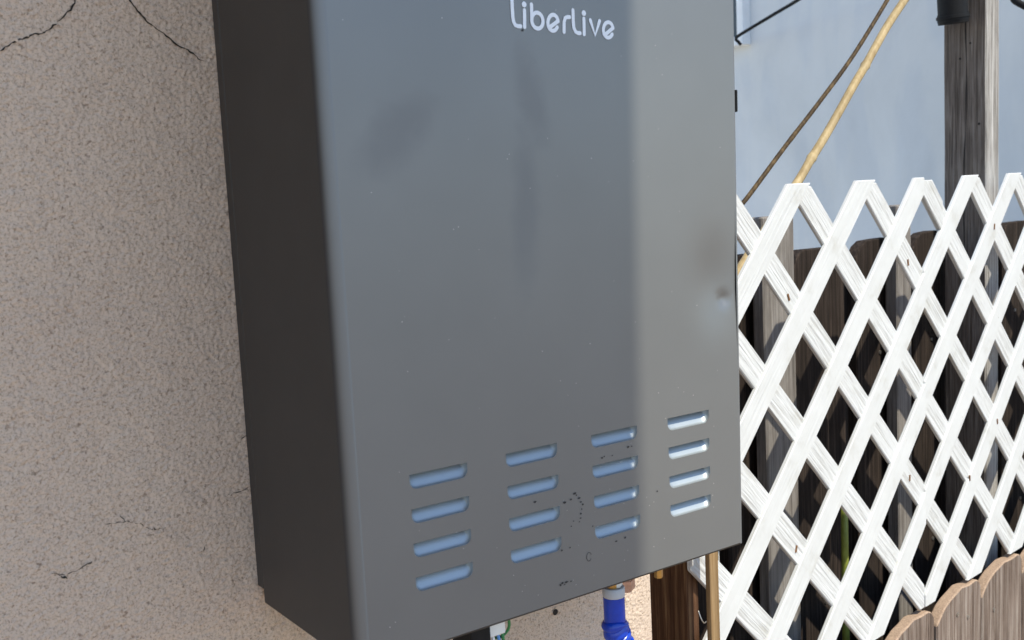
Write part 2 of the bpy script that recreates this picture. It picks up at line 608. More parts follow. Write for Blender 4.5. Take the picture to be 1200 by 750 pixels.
crack_lines = [
    ([(-184.0, 1546.9), (-180.8, 1549.3), (-177.1, 1551.8), (-172.0, 1554.6), (-168.6, 1555.6), (-165.7, 1557.5), (-160.6, 1558.6), (-156.6, 1559.3), (-154.0, 1561.0), (-150.5, 1564.1), (-146.8, 1567.8), (-143.0, 1571.7), (-139.3, 1574.7), (-136.3, 1579.2), (-135.2, 1584.9), (-131, 1600)], 1.3),
    ([(-118, 1604), (-105.8, 1587.6), (-100.7, 1582.7), (-96.8, 1578.4), (-94.7, 1574.9), (-89.6, 1569.4), (-84.9, 1565.3), (-79.5, 1562.2), (-74.7, 1558.7), (-69.9, 1554.8), (-65.6, 1552.8), (-60.6, 1549.6), (-57.0, 1546.4), (-53.1, 1545.0)], 1.3),
    ([(-147.8, 1230.4), (-139.9, 1230.4), (-133.0, 1229.3), (-125.2, 1225.9), (-118.5, 1220.7), (-113.9, 1219.6), (-107.9, 1219.5)], 0.7),
    ([(-137.9, 1234.8), (-135.3, 1230.1)], 0.8),
    ([(-61.7, 1233.6), (-52.6, 1234.3), (-42.3, 1236.9)], 0.6),
    ([(-48.1, 1273.3), (-43.4, 1275.5)], 0.7),
    ([(-185.3, 1205.7), (-177.1, 1202.0), (-168.1, 1203.8), (-160.1, 1206.8)], 0.7),
    ([(-85.2, 1196.6), (-82.2, 1196.4), (-81.7, 1199.4)], 1.1),
    ([(-179.8, 1201.8), (-177.6, 1200.4), (-176, 1199.6)], 1.9),
    ([(-117.3, 1220.1), (-114.6, 1219.4)], 1.7),
    ([(-161.5, 1206.0), (-159.2, 1207.2)], 1.9),
]
for pts, w in crack_lines:
    P = [Vector((a / 1000, b / 1000)) for a, b in pts]
    fine = []
    for a, b in zip(P, P[1:]):
        n = max(2, int((b - a).length / 0.0016))
        d = (b - a).normalized()
        nrm = Vector((-d.y, d.x))
        for k in range(n):
            fine.append(a.lerp(b, k / n) + nrm * rnd.uniform(-0.00055, 0.00055))
    fine.append(P[-1])
    bm = bmesh.new()
    run = []
    for i, p in enumerate(fine):
        run.append(p)
        if (rnd.random() < 0.16 or i == len(fine) - 1) and len(run) >= 2:
            ws = [w / 1000 * rnd.uniform(0.25, 1.15) for _ in run]
            ws[0] *= 0.5
            ws[-1] *= 0.4
            ribbon(bm, run, ws, -0.0001, 0.0007, cap=3)
            run = [p] if rnd.random() < 0.55 else []
    if bm.faces:
        link_bm('crack', bm, M_crack, house)
    else:
        bm.free()
bm = bmesh.new()
bmesh.ops.create_circle(bm, cap_ends=True, segments=9, radius=0.003, matrix=Matrix.Translation((0.2323, -0.0012, 1.0638)) @ Matrix.Rotation(math.pi / 2, 4, 'X'))
link_bm('nail_hole', bm, M_crack, house)

# ------------------------------------------------------------------ water heater
XL, XR, YF, ZB, ZT = -0.0445, 0.3071, -0.163, 1.1503, 1.705
YS = -0.0134                                  # where the cover meets the back plate
RAD = 0.0085
heater = empty('water_heater', ((XL + XR) / 2, 0, ZB), label='grey brushed steel tankless water heater box mounted on the stucco wall', cat='water heater')
HO = heater.location.copy()


def part(name, bm, m, parent=None, smooth=False, **k):
    parent = parent or heater
    for v in bm.verts:                         # right side tapered to meet its image edge; the box itself is likely square
        if v.co.x > 0.24:
            v.co.x += 0.0137 * (v.co.z - 1.238) * min(1.0, (v.co.x - 0.24) / (XR - 0.24))
    bmesh.ops.translate(bm, verts=bm.verts[:], vec=-HO)
    return link_bm(name, bm, m, parent, smooth, **k)


LW, PX, PZ, LH = 0.0440, 0.0752, 0.02262, 0.0099
LZ0 = 1.267


def louver_outline(i, j):
    """hole outline, from top-left down round the bottom to top-right"""
    x, z = i * PX, LZ0 - j * PZ
    x1 = x + LW
    c = 0.0052
    p = [(x, z), (x, z - LH + c)]
    for k in range(1, 5):
        t = math.pi / 2 * k / 5
        p.append((x + c - c * math.cos(t), z - LH + c - c * math.sin(t)))
    p.append((x + c, z - LH))
    for f in (0.2, 0.4, 0.6, 0.8):
        p.append((x + c + (LW - 2 * c) * f, z - LH))
    p.append((x1 - c, z - LH))
    for k in range(1, 5):
        t = math.pi / 2 * k / 5
        p.append((x1 - c + c * math.sin(t), z - LH + c - c * math.cos(t)))
    p += [(x1, z - LH + c), (x1, z)]
    return p


DX, DZ = 0.2917, 1.3529                       # dent by the right edge


def dent(x, z):
    d2 = ((x - DX) / 0.0052) ** 2 + ((z - DZ + 0.001) / 0.0052) ** 2
    e2 = ((x - DX + 0.012) / 0.022) ** 2 + ((z - DZ - 0.012) / 0.032) ** 2
    return 0.0027 * math.exp(-d2) + 0.0046 * math.exp(-e2)


FX0, FX1 = XL + RAD, XR - 0.004
FZ0, FZ1 = ZB + 0.0016, ZT - 0.0016
pts, edges = [], []


def loop(ps):
    s = len(pts)
    pts.extend(ps)
    edges.extend([(s + i, s + (i + 1) % len(ps)) for i in range(len(ps))])


per = []
NX, NZ = 14, 24
for k in range(NX): per.append((FX0 + (FX1 - FX0) * k / NX, FZ0))
for k in range(NZ): per.append((FX1, FZ0 + (FZ1 - FZ0) * k / NZ))
for k in range(NX): per.append((FX1 - (FX1 - FX0) * k / NX, FZ1))
for k in range(NZ): per.append((FX0, FZ1 - (FZ1 - FZ0) * k / NZ))
loop(per)
holes = []
for i in range(4):
    for j in range(4):
        o = louver_outline(i, j)
        holes.append(o)
        loop(o)
for k in range(36):
    for l in range(44):
        x, z = 0.236 + 0.0018 * k, DZ - 0.045 + 0.0026 * l
        if FX0 < x < FX1 - 0.0008:
            pts.append((x + 1e-5 * (l % 3), z))
vo, _, fo, _, _, _ = delaunay_2d_cdt([Vector(p) for p in pts], edges, [], 0, 1e-6)


def in_hole(c):
    for o in holes:
        x0, x1 = o[0][0], o[-1][0]
        z1, z0 = o[0][1], o[0][1] - LH
        if x0 < c.x < x1 and z0 < c.y < z1:
            # inside the convex outline?
            ok = True
            q = o
            for a, b in zip(q, q[1:] + q[:1]):
                if (b[0] - a[0]) * (c.y - a[1]) - (b[1] - a[1]) * (c.x - a[0]) < -1e-10:
                    ok = False
                    break
            if ok:
                return True
    return False


bm = bmesh.new()
V = [bm.verts.new((v.x, YF + (dent(v.x, v.y) if abs(v.x - DX) < 0.08 and abs(v.y - DZ) < 0.1 else 0), v.y)) for v in vo]
for f in fo:
    c = Vector((sum(vo[i].x for i in f) / len(f), sum(vo[i].y for i in f) / len(f)))
    if not in_hole(c):
        fc = bm.faces.new([V[i] for i in f])
for f in bm.faces:
    f.normal_update()
    if f.normal.y > 0:
        f.normal_flip()
part('front_panel', bm, M_front, smooth=True)

# cover sides: an extruded folded sheet with rounded folds
prof = [(XL, YS)]
n = 10
for k in range(n + 1):
    t = math.pi / 2 * k / n
    prof.append((XL + RAD - RAD * math.cos(t), YF + RAD - RAD * math.sin(t)))
left_end = len(prof)
r2 = 0.004
right = []
for k in range(n + 1):
    t = math.pi / 2 * k / n
    right.append((XR - r2 + r2 * math.sin(t), YF + r2 - r2 * math.cos(t)))
right.append((XR, YS))
bm = bmesh.new()
for pr in (prof, right):
    rows = []
    for z in (ZB + 0.0008, FZ0, FZ1, ZT - 0.0008):
        rows.append([bm.verts.new((x, y, z)) for x, y in pr])
    for r0, r1 in zip(rows, rows[1:]):
        for a in range(len(pr) - 1):
            bm.faces.new((r0[a], r0[a + 1], r1[a + 1], r1[a]))
    # inner skin so that the sheet is not paper thin at the open rim
# small front bands between the panel and the folded bottom / top rims
for za, zb, ydeep in ((FZ0, ZB, 1), (FZ1, ZT, 1)):
    prev = None
    for k in range(5):
        t = math.pi / 2 * k / 4
        z = za + (zb - za) * math.sin(t)
        y = YF + 0.0016 - 0.0016 * math.cos(t)
        row = [bm.verts.new((FX0, y, z)), bm.verts.new((FX1, y, z))]
        if prev:
            bm.faces.new((prev[0], prev[1], row[1], row[0]))
        prev = row
    # bottom / top plates
ins = 0.0006
pl = [(XL + ins, YS)] + [(x + (ins if x < 0.1 else -ins), y + ins) for x, y in prof[1:] + right[:-1]] + [(XR - ins, YS)]
for z in (ZB + 0.0009, ZT - 0.0009):
    bm.faces.new([bm.verts.new((x, y, z)) for x, y in pl])
bmesh.ops.remove_doubles(bm, verts=bm.verts[:], dist=1e-5)
bmesh.ops.recalc_face_normals(bm, faces=bm.faces[:])
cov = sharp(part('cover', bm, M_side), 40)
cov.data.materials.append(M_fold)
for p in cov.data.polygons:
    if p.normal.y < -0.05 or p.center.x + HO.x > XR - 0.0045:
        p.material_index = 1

bm = bmesh.new()
box(bm, XL + 0.0006, XR - 0.0006, -0.0117, 0.0, ZB + 0.0097, ZT - 0.008, 0.0008)
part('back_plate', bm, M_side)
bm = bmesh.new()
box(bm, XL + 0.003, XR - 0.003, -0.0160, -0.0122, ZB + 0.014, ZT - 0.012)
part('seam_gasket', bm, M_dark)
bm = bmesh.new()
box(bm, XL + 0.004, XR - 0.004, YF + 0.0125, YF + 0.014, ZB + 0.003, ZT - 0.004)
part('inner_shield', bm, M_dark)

# louvers: pressed scoops, one each
lproto = None
for i in range(4):
    for j in range(4):
        if lproto is None:
            o = louver_outline(0, 0)
            nO = len(o)
            # open inner line: recessed edge under the top of the hole
            bm = bmesh.new()
            rows = []
            K = 7
            xin0, xin1 = 0.0022, LW - 0.0022
            for k in range(K + 1):
                t = k / K
                row = []
                for a, (x, z) in enumerate(o):
                    fx = min(1, max(0, (x - 0.0) / LW))
                    xi = xin0 + (xin1 - xin0) * fx
                    zi = LZ0 - 0.0009
                    d = 0.0002 + 0.0078 * (t * (1.0 - 0.0) if True else 0)
                    # a lip that turns in, then a steeper ramp up to the open edge
                    if t < 0.43:
                        q_ = t / 0.43
                        e, yy = 0.22 * q_ ** 1.6, 0.0029 * q_ ** 0.8
                    else:
                        q_ = (t - 0.43) / 0.57
                        e, yy = 0.22 + 0.78 * q_, 0.0029 + 0.0047 * q_
                    row.append(bm.verts.new((x + (xi - x) * e - LW / 2, YF + yy, z + (zi - z) * e - LZ0)))
                rows.append(row)
            for r0, r1 in zip(rows, rows[1:]):
                for a in range(nO - 1):
                    bm.faces.new((r0[a], r0[a + 1], r1[a + 1], r1[a]))
            # returned edge of the hole top (sheet thickness)
            tl = [bm.verts.new((x - LW / 2, YF, 0)) for x in (0, LW)]
            tr = [bm.verts.new((x - LW / 2, YF + 0.0011, 0.0001)) for x in (0, LW)]
            bm.faces.new((tl[0], tl[1], tr[1], tr[0]))
            for v in bm.verts:
                v.co.y -= YF
            bmesh.ops.recalc_face_normals(bm, faces=bm.faces[:])
            me = bpy.data.meshes.new('louver')
            bm.to_mesh(me)
            bm.free()
            me.polygons.foreach_set('use_smooth', [True] * len(me.polygons))
            me.materials.append(M_louver)
            lproto = me
        lo_ = link_me('louver', lproto, heater)
        lo_.location = Vector((i * PX + LW / 2, YF, LZ0 - j * PZ)) - HO

# printed lettering on the front
SW = 0.0027


def arcp(cx, cz, rx, rz, a0, a1, n=24):
    return [(cx + rx * math.cos(math.radians(a0 + (a1 - a0) * k / n)), cz + rz * math.sin(math.radians(a0 + (a1 - a0) * k / n))) for k in range(n + 1)]


E1 = [(136.3, 1556.3), (136.0, 1557.4), (135.6, 1558.4), (135.0, 1559.2), (134.2, 1559.8), (133.3, 1560.2), (132.4, 1560.3), (131.4, 1560.2), (130.5, 1559.8), (129.6, 1559.2), (128.9, 1558.4), (128.2, 1557.5), (127.8, 1556.4), (127.5, 1555.3), (127.5, 1554.1), (127.7, 1553.0), (128.0, 1552.0), (128.6, 1551.1), (129.3, 1550.4), (130.1, 1550.0), (131.0, 1549.7), (132.0, 1549.8), (132.9, 1550.0), (133.8, 1550.5), (134.6, 1551.3), (135.3, 1552.2)]
E2 = [(185.3, 1554.1), (185.1, 1555.2), (184.6, 1556.1), (184.0, 1556.9), (183.2, 1557.5), (182.3, 1557.9), (181.4, 1558.1), (180.4, 1557.9), (179.4, 1557.6), (178.5, 1557.0), (177.8, 1556.2), (177.1, 1555.2), (176.7, 1554.2), (176.4, 1553.0), (176.4, 1551.9), (176.6, 1550.8), (176.9, 1549.7), (177.5, 1548.9), (178.2, 1548.2), (179.1, 1547.7), (180.0, 1547.5), (181.0, 1547.5), (182.0, 1547.8), (182.9, 1548.3), (183.7, 1549.0), (184.4, 1549.9)]
letters = [
    [[(98.5, 1570.5), (98.4, 1562.4), (98.5, 1557.0), (99.0, 1553.8), (100.3, 1551.8), (102.5, 1551.2), (104.6, 1551.3)]],
    [[(108.3, 1561.9), (107.8, 1551.0)], 'dot', (108.2, 1565.6)],
    [[(114.3, 1566.0), (114.2, 1560.6), (114.1, 1556.0)], arcp(118.6, 1555.7, 4.7, 5.2, 180, -180, 30)],
    [E1, [(136.2, 1556.4), (129.4, 1552.2)]],
    [[(141.1, 1549.4), (141.5, 1556.1), (142.5, 1558.7), (144.5, 1559.5), (146.4, 1559.6)]],
    [[(149.7, 1564.4), (149.5, 1557.0), (149.8, 1552.7), (151.3, 1550.0), (153.5, 1549.2), (155.3, 1549.3)]],
    [[(159.1, 1559.3), (158.8, 1548.7)], 'dot', (159.2, 1563.0)],
    [[(164.8, 1558.6), (168.7, 1548.6), (173.2, 1558.5)]],
    [E2, [(185.3, 1554.3), (178.5, 1549.8)]],
]
for L in letters:
    bm = bmesh.new()
    lay = 0
    k = 0
    while k < len(L):
        if L[k] == 'dot':
            c = L[k + 1]
            bmesh.ops.create_circle(bm, cap_ends=True, segments=16, radius=0.00195, matrix=Matrix.Translation((c[0] / 1000, YF - 0.0004, c[1] / 1000)) @ Matrix.Rotation(math.pi / 2, 4, 'X'))
            k += 2
            continue
        closed = math.hypot(L[k][0][0] - L[k][-1][0], L[k][0][1] - L[k][-1][1]) < 0.01
        ribbon(bm, [(a / 1000, b / 1000) for a, b in L[k]], SW, YF, 0.00035 + 0.00008 * lay, cap=0 if closed else 6)
        lay += 1
        k += 1
    for f in bm.faces:
        f.normal_update()
        if f.normal.y > 0:
            f.normal_flip()
    part('letter', bm, M_print)

# scuffs and specks on the front
bm = bmesh.new()
sc = [(132.7, 1227.7), (134.3, 1226.3), (136.6, 1223.5), (138.2, 1220.5), (139.7, 1218.2), (138.7, 1215.0), (137.7, 1211.9), (137.2, 1208.6), (136.0, 1206.2), (123.3, 1223.2), (129.2, 1224.1), (130.8, 1208.0), (128.4, 1204.5), (148.1, 1200.4), (170.0, 1184.1), (178.6, 1184.9), (126.4, 1189.3), (118.9, 1188.9), (116.4, 1164.3), (118.1, 1165.2), (120.0, 1163.7), (122.1, 1165.2), (125.9, 1164.6), (159.4, 1248.8), (161.6, 1249.5), (169.2, 1248.7), (184.9, 1252.3), (188.3, 1252.2), (212.4, 1213.2), (97.5, 1229.1), (106.2, 1548.9)]
for x, z in sc:
    r = rnd.uniform(0.0005, 0.0010) * (1.5 if z > 1540 or abs(x - 97.5) < 1 else 1)
    a0 = rnd.uniform(0, 6.28)
    st = rnd.uniform(1.0, 2.2)
    vs = [bm.verts.new((x / 1000 + r * st * math.cos(a0 + k * 1.047) * rnd.uniform(0.5, 1.2), YF - 0.0003, z / 1000 + r * math.sin(a0 + k * 1.047) * rnd.uniform(0.5, 1.2))) for k in range(6)]
    f = bm.faces.new(vs)
    f.normal_update()
    if f.normal.y > 0: f.normal_flip()
ring = arcp(143.5, 1178.5, 2.2, 3.2, 20, 330, 16)
ribbon(bm, [(a / 1000, b / 1000) for a, b in ring], 0.0004, YF, 0.00025, cap=0)
part('scuff_marks', bm, M_scuff, kind='stuff')

# pale dust and splash dots, thinly spread over the front
bm = bmesh.new()
for k in range(90):
    x, z = rnd.uniform(XL + 0.015, XR - 0.012), ZB + 0.01 + 0.42 * rnd.random() ** 1.6
    r = rnd.uniform(0.00018, 0.00042)
    f = bm.faces.new([bm.verts.new((x + r * math.cos(-q * 1.2566) * rnd.uniform(0.7, 1.3), YF - 0.0002, z + r * math.sin(-q * 1.2566) * rnd.uniform(0.7, 1.3))) for q in range(5)])
    f.normal_update()
    if f.normal.y > 0: f.normal_flip()
part('dust_specks', bm, M_dust, kind='stuff')

# latch on the right side, drain stubs below
bm = bmesh.new()
box(bm, XR, XR + 0.0022, -0.162, -0.142, 1.497, 1.514, 0.0006)
box(bm, XR + 0.0022, XR + 0.0036, -0.158, -0.146, 1.500, 1.505, 0.0004)
part('latch', bm, M_black)


def stub(name, x, y, z0, z1, r, m, hexn=24, parent=None):
    bm = bmesh.new()
    bmesh.ops.create_cone(bm, cap_ends=True, segments=hexn, radius1=r, radius2=r, depth=z1 - z0, matrix=Matrix.Translation((x, y, (z0 + z1) / 2)))
    es = [e for e in bm.edges if abs(e.verts[0].co.z - e.verts[1].co.z) < 1e-6]
    bmesh.ops.bevel(bm, geom=es, offset=r * 0.12, segments=2, affect='EDGES')
    return sharp(part(name, bm, m), 30)


HX, HY = 0.2060, -0.115
stub('pipe_nipple', HX - 0.001, HY, 1.122, ZB + 0.002, 0.0055, M_brass)
stub('pipe_nut', HX - 0.001, HY, 1.138, 1.1465, 0.0088, M_brass, 6)
stub('drain_plug', 0.2335, -0.1385, 1.1335, 1.1488, 0.0036, M_brass, 6)
stub('pipe_cap', 0.2725, -0.050, 1.090, ZB + 0.002, 0.009, M_copper)
stub('pipe_cap', 0.2725, -0.050, 1.0885, 1.100, 0.0115, M_copper, 6)
bm = bmesh.new()
box(bm, 0.0475, 0.0640, -0.150, -0.125, 1.122, ZB + 0.001, 0.0008)
part('cable_gland', bm, M_black)

# ------------------------------------------------------------------ blue hose
hose = empty('water_hose', (HX, HY, 1.13), label='blue ribbed water hose with pale collar hanging under the heater', cat='hose')


def hpart(name, bm, m):
    bmesh.ops.translate(bm, verts=bm.verts[:], vec=-hose.location)
    return sharp(link_bm(name, bm, m, hose), 40)


RH = 0.0087
bm = bmesh.new()
tube(bm, [(HX, HY, 1.1188), (HX, HY, 1.1196), (HX, HY, 1.1258), (HX, HY, 1.1266)], [RH * 1.0, RH * 1.04, RH * 1.04, RH * 0.97], 32)
hpart('collar', bm, M_grey)
bm = bmesh.new()
bmesh.ops.create_cone(bm, cap_ends=True, segments=6, radius1=0.0068, radius2=0.0068, depth=0.003, matrix=Matrix.Translation((HX + 0.001, HY, 1.1287)))
hpart('washer', bm, M_white)
bm = bmesh.new()
tube(bm, [(HX + 0.0002, HY, 1.092), (HX, HY, 1.1186)], RH, 32)
hpart('sleeve', bm, M_blue)
path = smooth_path([(HX, HY, 1.0985), (HX + 0.001, HY, 1.09), (HX + 0.004, HY - 0.001, 1.08), (HX + 0.010, HY - 0.003, 1.065), (HX + 0.016, HY - 0.004, 1.04), (HX + 0.018, HY - 0.002, 0.99), (HX + 0.01, HY + 0.01, 0.9), (HX, HY + 0.03, 0.6), (HX, HY + 0.04, 0.05)], 10)
L = [0.0]
for a, b in zip(path, path[1:]):
    L.append(L[-1] + (b - a).length)
dense, rads = [], []
for k in range(int(0.16 / 0.0006)):
    d = k * 0.0006
    i = max(j for j in range(len(L)) if L[j] <= d)
    f = (d - L[i]) / max(1e-6, L[i + 1] - L[i])
    dense.append(path[i].lerp(path[i + 1], f))
    ph = d / 0.0062
    w = abs(math.sin(math.pi * ph)) ** 0.6
    rads.append(0.0093 + 0.0018 * w * (0.75 + 0.4 * math.sin(ph * 2.3) ** 2))
i0 = max(j for j in range(len(L)) if L[j] <= 0.16)
for p in path[i0 + 1:]:
    dense.append(p)
    rads.append(0.0102)
bm = bmesh.new()
tube(bm, dense, rads, 28)
# gathers are skewed round the hose so that the folds do not read as machined rings
for v in bm.verts:
    pass
ho = hpart('ribbed_tube', bm, M_blue)
for v in ho.data.vertices:
    q = v.co
    ang = math.atan2(q.y, q.x)
    v.co.z += 0.0013 * math.sin(ang + q.z * 260) + 0.0008 * math.sin(2 * ang + q.z * 410)

# ------------------------------------------------------------------ terminal block with wires, under the heater
tb = empty('terminal_block', (0.0705, -0.136, 1.14), label='small white plastic connector with green and blue wires under heater edge', cat='connector')


def tpart(name, bm, m, smooth=False):
    bmesh.ops.translate(bm, verts=bm.verts[:], vec=-tb.location)
    return link_bm(name, bm, m, tb, smooth)


bm = bmesh.new()
box(bm, 0.0640, 0.0800, -0.145, -0.128, 1.1335, 1.1490, 0.001, 2)
tpart('housing', bm, M_white)
for (x, m) in ((0.067, M_bluew), (0.071, M_white), (0.0755, M_bluew), (0.0792, M_green)):
    bm = bmesh.new()
    tube(bm, smooth_path([(x, -0.140, 1.136), (x + 0.001, -0.141, 1.126), (x + 0.004, -0.132, 1.115), (x + 0.003, -0.11, 1.12), (x + 0.001, -0.10, 1.16)], 6), 0.0012, 8)
    tpart('wire', bm, m, True)
bm = bmesh.new()
tube(bm, smooth_path([(0.0800, -0.140, 1.1495), (0.0840, -0.143, 1.142), (0.0850, -0.141, 1.134), (0.0815, -0.137, 1.128), (0.0785, -0.132, 1.126)], 6), 0.0011, 8)
tpart('wire', bm, M_green, True)

# ------------------------------------------------------------------ fence frame: s along the fence, y towards the back, z up
PHI = 0.124592
FO = Vector((0.3071, 0.0451, 0.0))
FM = Matrix.Translation(FO) @ Matrix.Rotation(PHI, 4, 'Z')


def fence_obj(name, **k):
    o = empty(name, (0, 0, 0), **k)
    return o


def put(o, s, y, z, rot=None):
    o.matrix_world = FM @ Matrix.Translation((s, y, z)) @ (rot if rot is not None else Matrix.Identity(4))


# lattice -----------------------------------------------------------
ZR = 1.267
la, lps, lms, lws = 0.0630815 - 0.0019, 0.1553701, 0.987359, 0.0238
lb, lpt, lmt, lwt = 0.4056158 + 0.0035, 0.1564045, -1.0227581, 0.0242
LTOP, LBOT = 1.4398, 0.8195


def clip_poly(poly, f):
    out = []
    for p, q in zip(poly, poly[1:] + poly[:1]):
        a, b = f(p), f(q)
        if a >= 0: out.append(p)
        if (a >= 0) != (b >= 0):
            t = a / (a - b)
            out.append((p[0] + (q[0] - p[0]) * t, p[1] + (q[1] - p[1]) * t))
    return out


def lattice(label, s0, s1, shift, group, extend=None):
    root = empty('lattice_panel', (0, 0, 0), label=label, cat='lattice', group=group)
    put(root, s0, shift, LBOT)
    for fam in 'ST':
        a, pp, m, w = (la, lps, lms, lws) if fam == 'S' else (lb, lpt, lmt, lwt)
        for k in range(-14, 24):
            c = a + k * pp
            poly = [(c - w + m * (z - ZR), z) if side < 0 else (c + w + m * (z - ZR), z) for z, side in ((LBOT - 1, -1), (LBOT - 1, 1), (LTOP + 1, 1), (LTOP + 1, -1))]
            e1 = s1
            if extend and fam == 'T' and k == 3 and s0 < 0.4:
                e1 = s1 + 0.062
            for f in (lambda p: p[1] - LBOT, lambda p: (LTOP if fam == 'S' else LTOP - 0.004) - p[1], lambda p: p[0] - s0, lambda p: e1 - p[0]):
                poly = clip_poly(poly, f)
                if len(poly) < 3: break
            if len(poly) >= 3:                # the point of each peak follows the slat that crosses there
                if fam == 'S':
                    poly = clip_poly(poly, lambda p: lb + k * lpt + lwt + lmt * (p[1] - ZR) - p[0])
                else:
                    poly = clip_poly(poly, lambda p: p[0] - (la + k * lps - lws + lms * (p[1] - ZR)))
            if len(poly) < 3: continue
            ar = 0.5 * abs(sum(p[0] * q[1] - q[0] * p[1] for p, q in zip(poly, poly[1:] + poly[:1])))
            if ar < 4e-4: continue
            # drop coincident points
            pl = []
            for p in poly:
                if not pl or math.hypot(p[0] - pl[-1][0], p[1] - pl[-1][1]) > 1e-4: pl.append(p)
            if math.hypot(pl[0][0] - pl[-1][0], pl[0][1] - pl[-1][1]) < 1e-4: pl.pop()
            cs = sum(p[0] for p in pl) / len(pl)
            cz = sum(p[1] for p in pl) / len(pl)
            ang = math.atan2(1.0, m)              # direction of the slat in the (s, z) plane
            ca, sa = math.cos(ang), math.sin(ang)
            loc = [((p[0] - cs) * ca + (p[1] - cz) * sa, -(p[0] - cs) * sa + (p[1] - cz) * ca) for p in pl]
            y0, y1 = (-0.0042, 0.0020) if fam == 'S' else (-0.0010, 0.0050)
            bm = bmesh.new()
            prism(bm, loc, y0, y1, 0.0011)
            o = link_bm('slat', bm, M_vfront if fam == 'S' else M_vback, root)
            o.matrix_local = Matrix.Translation((cs - s0, 0, cz - LBOT)) @ Matrix.Rotation(-ang, 4, 'Y')
    return root


SEAM = 0.6995
lat1 = lattice('white plastic diamond lattice between the heater and the upright seam', 0.1625, SEAM, 0.0, 'white lattice screens', True)
lat2 = lattice('white plastic diamond lattice right of the seam, in front of the tall post', SEAM + 0.0016, 2.9, 0.0022, 'white lattice screens')
for (s, z) in [(0.362, 1.3062), (0.6556, 1.325), (0.368, 0.9961), (0.6562, 1.0221)]:
    bm = bmesh.new()
    box(bm, -0.0015, 0.0015, -0.0005, 0.004, -0.0045, 0.0045, 0.0005)
    o = link_bm('staple', bm, M_rust, lat1)
    o.matrix_local = Matrix.Translation((s - 0.1625, -0.0018, z - LBOT)) @ Matrix.Rotation(rnd.uniform(-0.4, 0.4), 4, 'Y')
for (s, z) in [(0.9291, 1.3593), (0.9417, 1.0516), (0.8437, 0.9811)]:
    bm = bmesh.new()
    box(bm, -0.0014, 0.0014, -0.0055, -0.003, -0.0045, 0.0045, 0.0005)
    o = link_bm('staple', bm, M_rust, lat2)
    o.matrix_local = Matrix.Translation((s - SEAM - 0.0016, 0, z - LBOT)) @ Matrix.Rotation(rnd.uniform(-0.4, 0.4), 4, 'Y')


# wooden members ----------------------------------------------------
def board(w, t, h, bev=0.0015, dog=0.0, wob=0.0, seed=0, notch=None):
    """upright board: s from 0 to w, y from 0 to t, z from 0 to h, a dog-eared or plain top, slightly uneven edges"""
    rr = random.Random(seed)
    n = 9
    left, rightp = [], []
    for k in range(n + 1):
        z = (h - dog) * k / n
        left.append((rr.uniform(-wob, wob) if 0 < k < n else 0, z))
        rightp.append((w + (rr.uniform(-wob, wob) if 0 < k < n else 0), z))
    top = []
    if dog:
        dx = dog * rr.uniform(0.95, 1.25)
    if dog and notch:
        j = lambda a=0.0012: rr.uniform(-a, a)
        d2 = dog * 0.42
        rightp[-1] = (w, h - d2)
        top = [(w - d2 * 0.55, h - d2 * 0.25 + j()), (w - d2 * 1.3, h + j()), (w * 0.72, h - 0.001 + j()), (w * 0.55, h + 0.001 + j()), (w * 0.44, h - 0.002 + j()), (w * 0.30, h - 0.006 + j()), (w * 0.17, h - dog * 0.42 + j()), (w * 0.07, h - dog * 0.72 + j()), (w * 0.02, h - dog * 0.92)]
    elif dog:
        top = [(w - dx * 0.45, h - dog * rr.uniform(0.28, 0.36)), (w - dx, h - rr.uniform(0, 0.002)), (w * 0.5, h + rr.uniform(-0.001, 0.001)), (dx, h - rr.uniform(0, 0.002)), (dx * 0.45, h - dog * rr.uniform(0.28, 0.36))]
    poly = rightp + top + left[::-1]
    bm = bmesh.new()
    prism(bm, poly, 0, t, bev)
    return bm


def whole(name, bm, m, s, y, z=0.0, rot=None, **k):
    o = link_bm(name, bm, m, None, **k)
    put(o, s, y, z, rot)
    return o


# tall dark shadow-box fence behind the lattice
tf = empty('wooden_fence', (0, 0, 0), label='dark brown dog-eared board fence standing behind the white lattice', cat='fence')
put(tf, 0, 0.15, 0)
lefts = [-0.085, 0.089, 0.263, 0.438, 0.612, 0.786, 0.972] + [1.15 + 0.176 * k for k in range(10)]
for i, s in enumerate(lefts):
    w = 0.138
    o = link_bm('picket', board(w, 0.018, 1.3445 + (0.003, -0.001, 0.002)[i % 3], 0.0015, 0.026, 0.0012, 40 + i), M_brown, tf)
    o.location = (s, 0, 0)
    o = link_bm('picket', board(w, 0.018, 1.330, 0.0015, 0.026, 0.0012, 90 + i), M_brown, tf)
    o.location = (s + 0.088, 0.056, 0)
for z in (0.25, 0.75, 1.13):
    bm = bmesh.new()
    box(bm, -0.085, 2.87, 0.0185, 0.0555, z, z + 0.085, 0.002)
    link_bm('rail', bm, M_brown, tf)
for i, s in enumerate([0.62, 0.80, 0.99, 1.16, 1.34]):
    for z in (0.80, 1.17):
        bm = bmesh.new()
        bmesh.ops.create_cone(bm, cap_ends=True, segments=8, radius1=0.0032, radius2=0.0032, depth=0.002, matrix=Matrix.Rotation(math.pi / 2, 4, 'X'))
        o = link_bm('nail', bm, M_nail, tf)
        o.location = (s + 0.06 + rnd.uniform(-0.02, 0.02), -0.0008, z + rnd.uniform(-0.01, 0.01))

# grey upright stakes just behind the lattice
whole('fence_stake', board(0.077, 0.019, 1.3972, 0.002, 0, 0.001, 3), M_slatw, 0.490, 0.12, label='wide grey weathered stake behind the lattice nearest the heater', cat='stake', group='grey stakes behind the lattice')
whole('fence_stake', board(0.046, 0.021, 1.3985, 0.002, 0, 0.001, 4), M_slatw, 0.859, 0.12, label='narrow grey weathered stake behind the lattice seam', cat='stake', group='grey stakes behind the lattice')

